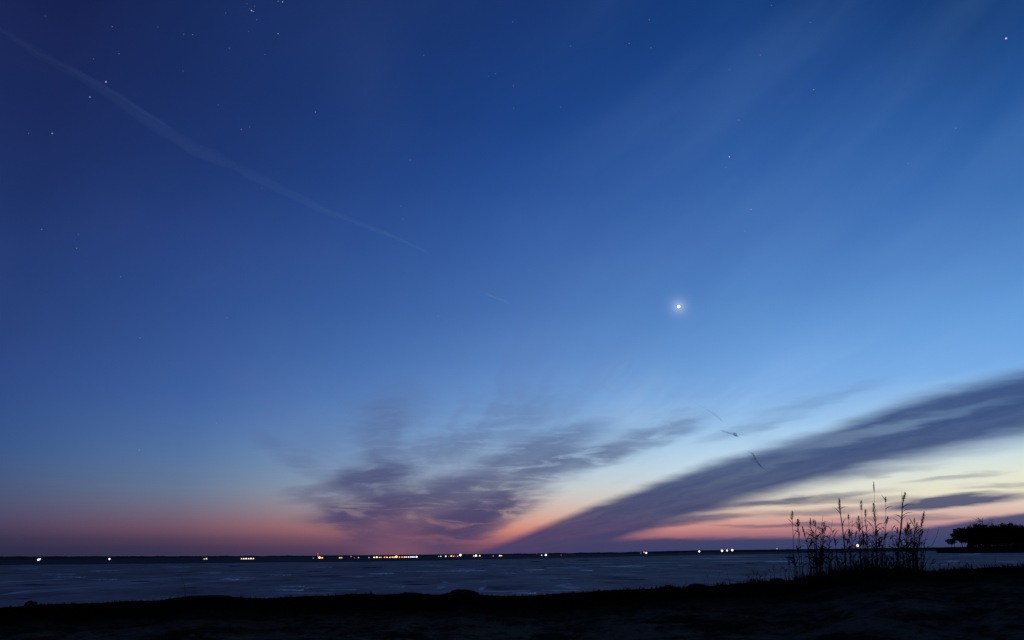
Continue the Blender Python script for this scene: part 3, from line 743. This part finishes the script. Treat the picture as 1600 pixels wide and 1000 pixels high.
def tree(x, ytop, wpx, label, dr=0.0, leaf=1.0, dens=1.0, seed=0, crown_from=0.12, bare=False, name='tree'):
    rg = random.Random(seed)
    D = HD + dr
    top = at_range(x, ytop, D); px = (D / math.cos(R(azel(x, 850)[0]))) / FPX * 0.93
    base = Vector((top.x, top.y, max(0.6, at_range(x, interp(hp, x), D).z) - 0.3))
    H = top.z - base.z; W_ = wpx * px * .5
    root = empty(name, base)
    V, F = [], []
    tr = max(H * 0.018, .1)
    ph = H * (0.9 if bare else 0.75)
    path = [Vector((0.25 * tr * rg.gauss(0, 1) * k, 0.25 * tr * rg.gauss(0, 1) * k, ph * k / 6)) for k in range(7)]
    tube(V, F, path, [tr * (1 - .8 * k / 6) * (1.35 if k == 0 else 1) for k in range(7)], 7)
    ends = []
    for b in range(14 if bare else 9):
        f = rg.uniform(.22, .95); k = min(int(f * 6), 5); p = path[k].lerp(path[k + 1], f * 6 - k)
        a = rg.uniform(0, 6.283); L = W_ * rg.uniform(.55, 1.0) * (1.1 - .45 * f)
        e = p + Vector((math.cos(a) * L, math.sin(a) * L, L * rg.uniform(.4, 1.0)))
        e.z = min(e.z, H * .96)
        tube(V, F, [p, p.lerp(e, .5) + Vector((0, 0, L * .08)), e], [tr * .4, tr * .25, tr * .08], 5)
        ends.append(e)
        if bare:
            for c in range(7):
                s = p.lerp(e, rg.uniform(.35, 1)); v = Vector((rg.gauss(0, 1), rg.gauss(0, 1), rg.uniform(.3, 1.6))).normalized() * L * rg.uniform(.3, .6)
                tube(V, F, [s, s + v * .5, s + v + Vector((0, 0, L * .08))], [tr * .14, tr * .09, tr * .04], 4)
    mesh('trunk', V, F, M_BARK, root)
    if bare: return tag(root, label, 'tree', 'trees on the headland')
    V, F = [], []
    clumps = []
    zc, hh = H * (1 + crown_from) / 2, H * (1 - crown_from) / 2
    for i in range(int(70 * dens)):
        sr = W_ * rg.uniform(.16, .32)
        v = Vector((rg.gauss(0, 1), rg.gauss(0, 1), rg.gauss(0, 1))).normalized() * rg.random() ** .33
        up_ = 1.0 - .25 * max(v.z, 0)
        if crown_from < .15 and v.z < .1:          # crowns of the closed wood reach down to the scrub
            q_ = math.sqrt(rg.random()); a_ = rg.uniform(0, 6.283); v.x, v.y = q_ * math.cos(a_), q_ * math.sin(a_)
            v.z = rg.uniform(-1, .1)
        clumps.append((Vector((v.x * (W_ * 1.12 - sr) * up_, v.y * (W_ * 1.12 - sr) * up_, zc + v.z * max(hh - sr * .8, hh * .5))), sr))
    for e in ends: clumps.append((Vector((e.x * .8, e.y * .8, min(e.z, H * .80))), W_ * .25))
    for c, s in clumps:
        for i in range(int(80 * dens)):
            v = Vector((rg.gauss(0, 1), rg.gauss(0, 1), rg.gauss(0, .75))); v = v.normalized() * s * rg.random() ** .4
            p = c + v
            if p.z < H * .03: continue
            u = Vector((rg.gauss(0, 1), rg.gauss(0, 1), rg.gauss(0, 1))).normalized(); w = u.orthogonal().normalized()
            q = rg.uniform(.28, .62) * leaf; b = len(V)
            V += [p - u * q, p + w * q * .7, p + u * q, p - w * q * .7]; F.append((b, b + 1, b + 2, b + 3))
    mesh('crown', V, F, M_LEAF, root)
    return tag(root, label, 'tree', 'trees on the headland')
tree(1484.5, 840.5, 12, 'small shrubby tree alone at the tip of the headland', -10, .7, .40, 1, .25, name='small_tree')
tree(1488.5, 838, 8, 'spindly little tree beside the shrubby one at the tip', 5, .7, .25, 2, .3, name='small_tree')
tree(1498, 823.0, 20, 'first tall rounded tree at the seaward end of the wood', 0, 1, 1.1, 3, .17)
tree(1511, 822.2, 22, 'second tree of the wood, level with the seaward one', 12, 1, 1.1, 4, .12)
tree(1524, 816.8, 30, 'broad tree under the bare twiggy top', 0, 1, 1.2, 5, .05)
tree(1539, 818.0, 26, 'full crowned tree just past the bare twiggy top', 14, 1, 1.2, 6, .03)
tree(1553, 820.5, 26, 'lower crown forming the dip in the wood skyline', 3, 1, 1.2, 7, .03)
tree(1568, 815.0, 30, 'tallest rounded crown of the wood', 10, 1, 1.2, 8, .03)
tree(1582, 816.2, 28, 'twin of the tallest crown, nearer the picture edge', -2, 1, 1.2, 9, .03)
tree(1595, 819.4, 28, 'sloping crown cut by the picture edge', 8, 1, 1.2, 10, .03)
tree(1612, 825, 32, 'last lower tree half beyond the picture edge', 0, 1, 1.2, 11, .03)
tree(1534, 808.5, 26, 'bare twiggy tree top showing above the dense crowns', 40, 1, 1, 12, .1, True, name='bare_tree')
tree(1549, 811.5, 18, 'thin bare tree top behind the dip of the wood', 44, 1, 1, 13, .1, True, name='bare_tree')
# scrub under the trees
V, F = [], []
for i in range(15000):
    x = 1491 + (1640 - 1491) * rnd.random()
    D = HD + rnd.uniform(-14, 30)
    p = at_range(x, 850, D); h = (3.2 + 10.0 * sm(1503, 1530, x)) * rnd.random() ** 1.7 - .4
    if 1494 < x < 1510: h *= .25
    p = Vector((p.x, p.y, 0.6 + h)); q = rnd.uniform(.3, .7)
    u = Vector((rnd.gauss(0, 1), rnd.gauss(0, 1), rnd.gauss(0, 1))).normalized(); w = u.orthogonal().normalized(); b = len(V)
    V += [p - u * q, p + w * q * .8, p + u * q, p - w * q * .8]; F.append((b, b + 1, b + 2, b + 3))
o = mesh('undergrowth', V, F, M_LEAF)
tag(o, 'black scrub filling the wood beneath the headland trees', 'undergrowth', None, 'stuff')

# ------------------------------------------------------------------ lamps on the far coast
WARM, YEL, ORA, WHI, BLU, RED, PNK = (1, .78, .5), (1, .66, .22), (1, .42, .12), (1, .9, .8), (.75, .85, 1), (1, .08, .12), (1, .35, .4)
M_POST = simple('dark_lamp_post', (0.01, .01, .012), (.02, .02, .022), .8, 1.0, .1)
GM = {}
def gm(c, s):
    k = (c, s)
    if k not in GM: GM[k] = glow_mat('lamp_glow', c, s)
    return GM[k]
TOWN = ('small lamp in the long glittering row of town lights', 'glittering row of town lights')
LAMPS = [
 (60, 874.6, 3.6, WHI, 2.4, 'lone white lamp farthest along the dark coast, at the picture edge'), (62.6, 873.6, 2.0, WHI, 1.2, 'small companion lamp touching the lone white lamp'),
 (171, 873.4, 3.4, WHI, 2.2, 'single white lamp by itself, second from the picture edge'),
 (319, 873.4, 2.2, WARM, .8, 'dim first lamp of the short faint pair'), (322.6, 873.0, 2.6, WARM, 1.2, 'brighter second lamp of the short faint pair'),
 (377.5, 873.2, 2.4, WARM, 1.4, None), (381, 873.3, 2.6, WARM, 1.8, None), (384.6, 873.2, 2.8, WARM, 2, None), (388.4, 873.2, 2.6, WARM, 1.8, None), (392, 873.2, 2.8, WARM, 2, None), (395.8, 873, 2.6, WARM, 1.6, None),
 (489.6, 872.4, 1.8, BLU, .5, 'faint bluish lamp beside the red mast lights'),
 (496.6, 864.9, 1.9, RED, 1.1, 'top red light of the red mast'), (496.7, 867.2, 1.7, RED, .9, 'middle red light of the red mast'), (496.8, 869.5, 2.2, RED, 1.3, 'lowest red light of the red mast'),
 (499.2, 872.3, 5.6, YEL, 5, 'big yellow white lamp at the foot of the red mast lights'), (503.4, 871.8, 3.0, ORA, 3, 'orange lamp touching the big yellow one below the red mast'),
 (530.8, 871.8, 3.2, YEL, 2, 'left one of two yellow lamps between red mast and town'), (533.8, 871.8, 2.6, YEL, 1.3, 'right one of two yellow lamps between red mast and town'),
 (548.6, 869.6, 2.4, RED, 1.2, 'lone small red light before the town row'), (553.8, 872.2, 1.6, BLU, .4, 'very faint lamp just past the lone red light'),
 (560, 871.8, 2.2, BLU, 1, 'small white lamp past the lone red light'), (576.6, 871.6, 2.0, BLU, .9, 'small bluish lamp right before the town row starts'),
 (584.4, 871.4, 3.4, WARM, 2.6, 0), (588.6, 871.4, 4.8, YEL, 4, 'big yellow lamp near the start of the town row'), (593, 871.4, 2.6, WARM, 1.4, 0), (595.6, 871.2, 2.4, YEL, 1.2, 0), (600.8, 871.2, 2.8, ORA, 1.8, 0), (603.4, 869, 1.6, RED, .6, 'tiny red light above the town row'),
 (604.8, 871.2, 3.4, YEL, 2.4, 0), (609.2, 871, 3.2, WARM, 2.0, 0), (613, 871.2, 2.8, YEL, 1.8, 0), (615.8, 871, 3.2, YEL, 2.2, 0), (619.2, 870.8, 6.2, YEL, 5, 'largest golden lamp in the middle of the town row'), (624.2, 871, 3.2, ORA, 2.2, 0), (628.4, 870.9, 2.8, YEL, 1.6, 0),
 (632, 870.8, 2.8, YEL, 1.8, 0), (634.8, 870.8, 2.8, WARM, 1.8, 0), (638.4, 870.8, 2.8, BLU, 2, 0), (642, 870.9, 3.0, BLU, 2, 0), (645, 870.8, 3.6, BLU, 3, 0), (647.8, 870.8, 2.6, BLU, 2, 0), (651, 870.6, 4.4, WHI, 3.5, 'bright white lamp ending the town row'),
 (685.4, 869.8, 1.8, WARM, .7, 'dim lamp opening the short row past the town'), (688.8, 869.9, 2.4, BLU, 1.4, 'bluish lamp second in the short row past the town'), (696.5, 869.8, 2.8, WHI, 1.8, 'white lamp third in the short row past the town'), (701.2, 869.8, 1.4, WARM, .4, 'very faint lamp fourth in the short row past the town'),
 (705.2, 869.3, 3.8, YEL, 2.6, 'yellow lamp fifth in the short row past the town'), (708.8, 869.3, 2.6, YEL, 1.2, 'small yellow lamp sixth in the short row past the town'), (711.8, 869.4, 1.8, RED, .7, 'dim red light near the high white lamp'), (715, 869.2, 2.6, PNK, 1.2, 'pinkish light touching the high white lamp'),
 (719.4, 867.2, 5.6, WHI, 6, 'very bright white lamp on a higher mast than its neighbours'),
 (740.2, 868.8, 3.2, ORA, 2.2, 'orange lamp flanking the bright white lamp on one side'), (743.6, 869.8, 5.6, WHI, 6, 'very bright white lamp flanked by orange and yellow lamps'), (749.6, 868.6, 3.6, YEL, 2.6, 'yellow lamp flanking the bright white lamp on the other side'),
 (770.6, 869.2, 1.8, BLU, .8, 'small faint white lamp alone past the flanked lamp'), (780.8, 869, 3.6, WARM, 2.6, 'bigger of two touching yellow white lamps'), (783.4, 868.8, 2.6, YEL, 1.8, 'smaller of two touching yellow white lamps'),
 (839, 865.6, 1.8, RED, .35, 'very dim red light above the coast before the white pair'), (846.4, 867.4, 2.4, BLU, 1.2, 'small bluish lamp next to the large white lamp'), (853, 867.4, 5.4, WHI, 6, 'large white lamp alone in mid coast beside a bluish one'), (876.6, 867.8, 2.2, RED, .6, 'dim red light past the large white lamp'),
 (1001.6, 864.4, 1.6, BLU, .5, 'faintest lamp of the pinkish trio'), (1006.4, 863.0, 2.6, PNK, 1.2, 'pink lamp of the pinkish trio'), (1009.8, 863.9, 4.0, WHI, 4, 'bright white lamp of the pinkish trio'),
 (1092.6, 861.6, 4.0, WHI, 4, 'single white lamp before the row of three'),
 (1128.2, 860.5, 4.6, WHI, 5, 'first lamp of the row of three bright white lamps'), (1136, 860.1, 4.0, WHI, 4, 'middle lamp of the row of three bright white lamps'), (1144.2, 859.5, 4.6, WHI, 5, 'last lamp of the row of three bright white lamps'),
 (1214, 857.4, 1.8, WHI, .7, 'tiny white lamp just outside the reed clump'),
 (1340, 852.4, 5.4, (1, .62, .28), 6, 'glowing orange white lamp seen through the reeds'),
]
bm = bmesh.new(); bmesh.ops.create_icosphere(bm, subdivisions=2, radius=1.0)
GV = [v.co.copy() for v in bm.verts]; GF = [tuple(v.index for v in f.verts) for f in bm.faces]; bm.free()
nrow = ntown = 0
for (x, y, d, c, s, lab) in LAMPS:
    D = 690.0 if x < 660 else (820.0 if x < 900 else (1000.0 if x < 1250 else 900.0))
    d *= 0.61 if d > 3 else 0.78
    s = min(s, 2.4) * .9
    p = at_range(x, y, D)
    rad = d * .5 * (D / math.cos(R(azel(x, y)[0]))) / FPX * .93
    z0 = -0.3
    zl = max(p.z, rad * 0.55)
    root_z = 0.0
    V = [(v.x * rad, v.y * rad, v.z * rad + zl) for v in GV]; F = list(GF)
    nf = len(F)
    rp = max(.12, rad * .10)
    tube(V, F, [(0, rad * .9, z0), (0, rad * .9, zl + rad * .9)], [rp * 1.2, rp], 6)
    tube(V, F, [(0, rad * 1.0, zl + rad * 1.05), (0, -rad * .2, zl + rad * 1.12)], [rp, rp * .8], 6)
    o = mesh('shore_lamp', V, F, [gm(c, s), M_POST], loc=(p.x, p.y, root_z))
    for i, f in enumerate(o.data.polygons): f.material_index = 0 if i < nf else 1
    cn = {WARM: 'warm white', YEL: 'yellow', ORA: 'orange', WHI: 'white', BLU: 'bluish white'}.get(c, 'red')
    if lab is None:
        tag(o, '%s lamp from the left in the short tight row of six' % ORD[nrow], 'lamp', 'tight row of warm lamps'); nrow += 1
    elif lab == 0:
        tag(o, 'small %s lamp, %s small one from the left in the long town row' % (cn, ORD[ntown]), 'lamp', TOWN[1]); ntown += 1
    else: tag(o, lab, 'lamp', 'lamps along the far coast')

# ------------------------------------------------------------------ contrails (thin drifting vapour, lit by the sky, the high ones by the sun lamp too)
def vap_mat(name, dens, col, ab):
    m, t, out = new_mat(name)
    v = t.new('ShaderNodeVolumePrincipled')
    v.inputs['Color'].default_value = (*col, 1); v.inputs['Density'].default_value = dens
    v.inputs['Anisotropy'].default_value = 0.4
    m.node_tree.links.new(v.outputs[0], out.inputs['Volume'])
    m.cycles.homogeneous_volume = True
    return m
def contrail(pts, alt, label, dens, col=(.40, .68, 1.0), seed=0, sub=6):
    """pts: (x, y, half width in photo pixels)"""
    P, Rr = [], []
    for i in range(len(pts) - 1):
        for k in range(sub):
            f = k / sub
            x, y, w = (pts[i][j] + (pts[i + 1][j] - pts[i][j]) * f for j in range(3))
            d = ray(x, y); D = (alt - CAM_Z) / d.z
            w *= .85 * (1 + .6 * mnoise.noise((1.3 * (i + f), seed, 0)))
            y += w * .3 * mnoise.noise((1.7 * (i + f), seed, 4))
            P.append(CAM + ray(x, y) * D); Rr.append(max(w, .3) * D / FPX)
    x, y, w = pts[-1]; d = ray(x, y); D = (alt - CAM_Z) / d.z; P.append(CAM + d * D); Rr.append(max(w, .2) * D / FPX)
    c = P[len(P) // 2].copy()
    V, F = [], []
    tube(V, F, [p - c for p in P], Rr, 12)
    o = mesh('contrail', V, F, vap_mat('vapour', dens, col, 0), smooth=True, loc=c)
    return tag(o, label, 'contrail', 'broken contrail across the sky')
contrail([(-70, 5, 3), (0, 45, 5), (60, 84, 7), (110, 110, 8), (165, 142, 9), (230, 186, 11), (300, 230, 12), (350, 252, 11), (400, 276, 9), (460, 306, 8), (520, 334, 6), (580, 356, 5), (630, 376, 4), (660, 390, 3), (676, 398, .5)],
         9000, 'long faint pale contrail slanting down from the upper corner of the sky', 0.00019, seed=1)
contrail([(-40, 30, 1), (0, 46, 2), (60, 83, 3), (110, 107, 4), (165, 137, 3.5), (230, 178, 3), (280, 208, .5)], 8900, 'brighter core streak inside the long contrail', 0.0004, seed=2)
contrail([(470, 312, .5), (540, 342, 2), (600, 363, 3), (635, 379, 3), (660, 391, 2), (674, 398, .5)], 8950, 'brighter thin tail end of the long contrail', 0.00045, seed=9)
contrail([(742, 448, .4), (755, 455, 2.5), (772, 463, 3), (788, 470, 2), (798, 476, .4)], 9000, 'short pale contrail fragment below the end of the long one', 0.0016, seed=3)
contrail([(1076, 624, .3), (1092, 633, 1.0), (1108, 642, 1.3), (1119, 649, 2.2), (1126, 656, 1.6), (1130, 661, .3)], 2600, 'thin grey contrail fragment above the dark hooked wisp', 0.0011, (.5, .56, .68), seed=4)
contrail([(1124, 671, .3), (1132, 674.5, 1.6), (1142, 677.5, 2.2), (1147, 678, 2.8), (1151, 681, 1.8), (1156, 684, .3)], 2600, 'short dark slanting contrail wisp in the bright gap', 0.0042, (.45, .55, .72), seed=5)
contrail([(1166, 703.5, .3), (1172, 706.5, 1.0), (1176, 709, 1.6), (1180, 716, 1.8), (1184, 723, 1.3), (1189, 729, 1.8), (1195, 733, .3)], 2600, 'dark hooked contrail wisp touching the upper edge of the cloud bank', 0.0021, (.45, .55, .72), seed=6)
contrail([(1168, 712, .5), (1173, 714, 4), (1179, 719, 4), (1184, 725, .5)], 2610, 'blurred smoky patch behind the hooked wisp', 0.00025, (.5, .6, .75), seed=7)

# ------------------------------------------------------------------ stars and the bright planet
SR = 250000.0
def star(x, y, d, s, c, label, group, name='star'):
    p = CAM + ray(x, y) * SR
    if name == 'star': d, s = d * .78, s * .5
    else: d *= .95
    rad = d * .5 * SR / FPX
    key = ('star', name)
    o = mesh(name, [v * rad for v in GV], GF, gm(c, s), loc=p)
    return tag(o, label, name, group)
SW, SB = (1, .97, .92), (.75, .85, 1)
star(1060.5, 479, 4.2, 4.0, (.95, 1, 1), 'brilliant white planet with a soft halo above the cloud bank', None, 'planet')
BR = [(165.5, 128, 2.6, .9, SB, 'bright star touching the pale contrail'), (140.5, 151.5, 2.2, .7, SB, 'star just under the pale contrail'), (393, 16.5, 2.6, .8, SB, 'brightest star of the tight cluster at the top edge'),
      (1572, 60, 2.9, 1.2, (1, .95, .88), 'bright white star in the upper corner opposite the contrail'), (1139.5, 245, 2.4, .9, SW, 'bright star high above the planet'), (1173.5, 327, 1.9, .7, SW, 'second brightest star between planet and high star'),
      (1271.5, 140, 1.9, .6, SW, 'star between the high star and the bright corner star'), (81.5, 208.5, 2.3, .6, SB, 'star under the contrail close to the picture edge'), (434.5, 52.5, 2.0, .65, SB, 'star below the tight cluster, towards mid sky'),
      (441.5, 3, 2.2, .7, SB, 'star at the very top beside the tight cluster'), (218, 703, 1.9, .55, SW, 'lowest star, low over the dark coast'), (493, 175, 1.9, .6, SB, 'lone star above the middle of the contrail')]
for b in BR: star(*b, 'brighter stars')
FA = [(386, 6, 1.5, .3), (398, 9.5, 1.5, .3), (401, 31, 1.6, .35), (434.5, 2, 1.7, .4), (352.5, 20.5, 1.5, .3), (175.5, 41.5, 1.7, .35), (246.5, 42, 1.5, .28), (301, 54, 1.8, .4), (287, 53.5, 1.5, .3), (388.5, 49, 1.4, .28), (186, 84, 1.7, .4),
      (146, 92, 1.5, .28), (286, 111, 1.6, .35), (358.5, 75.5, 1.5, .3), (414, 85, 1.5, .28), (44.5, 208.5, 1.6, .3), (377, 202, 1.7, .45), (390, 198.5, 1.5, .35), (341, 164, 1.5, .3), (662, 86.5, 1.6, .36), (641, 250, 1.7, .4), (626, 322, 1.6, .38),
      (629.5, 342, 1.5, .36), (65, 358.5, 1.8, .4), (122.5, 366, 1.5, .32), (119.5, 388, 1.8, .4), (188.5, 432.5, 1.7, .4), (746, 408.5, 1.6, .45), (685, 494, 1.8, .5), (774.5, 115, 1.5, .34), (763, 119, 1.5, .32), (409, 294, 1.5, .32),
      (71, 25, 1.4, .22), (1014.5, 31, 1.8, .45), (983, 68, 1.7, .45), (1017, 74.5, 1.7, .42), (1205.5, 8.5, 1.6, .4), (1266, 35, 1.5, .38), (1188, 86, 1.7, .45), (1139.5, 109, 1.5, .38), (891.5, 72, 1.5, .36), (802, 134, 1.7, .4), (876, 167.5, 1.5, .38),
      (1155, 187.5, 1.7, .45), (1163.5, 361, 1.6, .55), (1493.5, 200.5, 1.8, .5), (1419, 255.5, 1.6, .5), (1134, 262, 1.5, .45), (827.5, 422, 1.6, .5), (802.5, 169, 1.5, .36), (979, 205, 1.5, .4), (801, 34, 1.6, .38), (355, 496.5, 1.6, .42),
      (219, 528, 1.8, .45), (338.5, 661, 1.8, .5), (396, 18, 1.8, .5), (389.5, 13, 1.4, .3)]
for (x, y, d, s) in FA:
    if 380 < x < 404 and y < 35: w = 'in the tight cluster at the top edge'
    elif y < 130 and x < 480: w = 'between the contrail and the top edge'
    elif x < 260 and y < 450: w = 'under the contrail near the picture edge'
    elif x < 480 and y < 320: w = 'just above the middle of the contrail'
    elif x < 480: w = 'over the dark coast, below the contrail'
    elif x < 900 and y < 200: w = 'high in mid sky beyond the contrail'
    elif x < 900: w = 'near the lower end of the contrail'
    elif y < 130: w = 'at the top of the sky above the planet'
    elif x < 1250: w = 'in the sky between planet and top edge'
    else: w = 'in the sky below the bright corner star'
    star(x, y, d, s, SB, 'faint tiny star ' + w, 'faint stars ' + w)
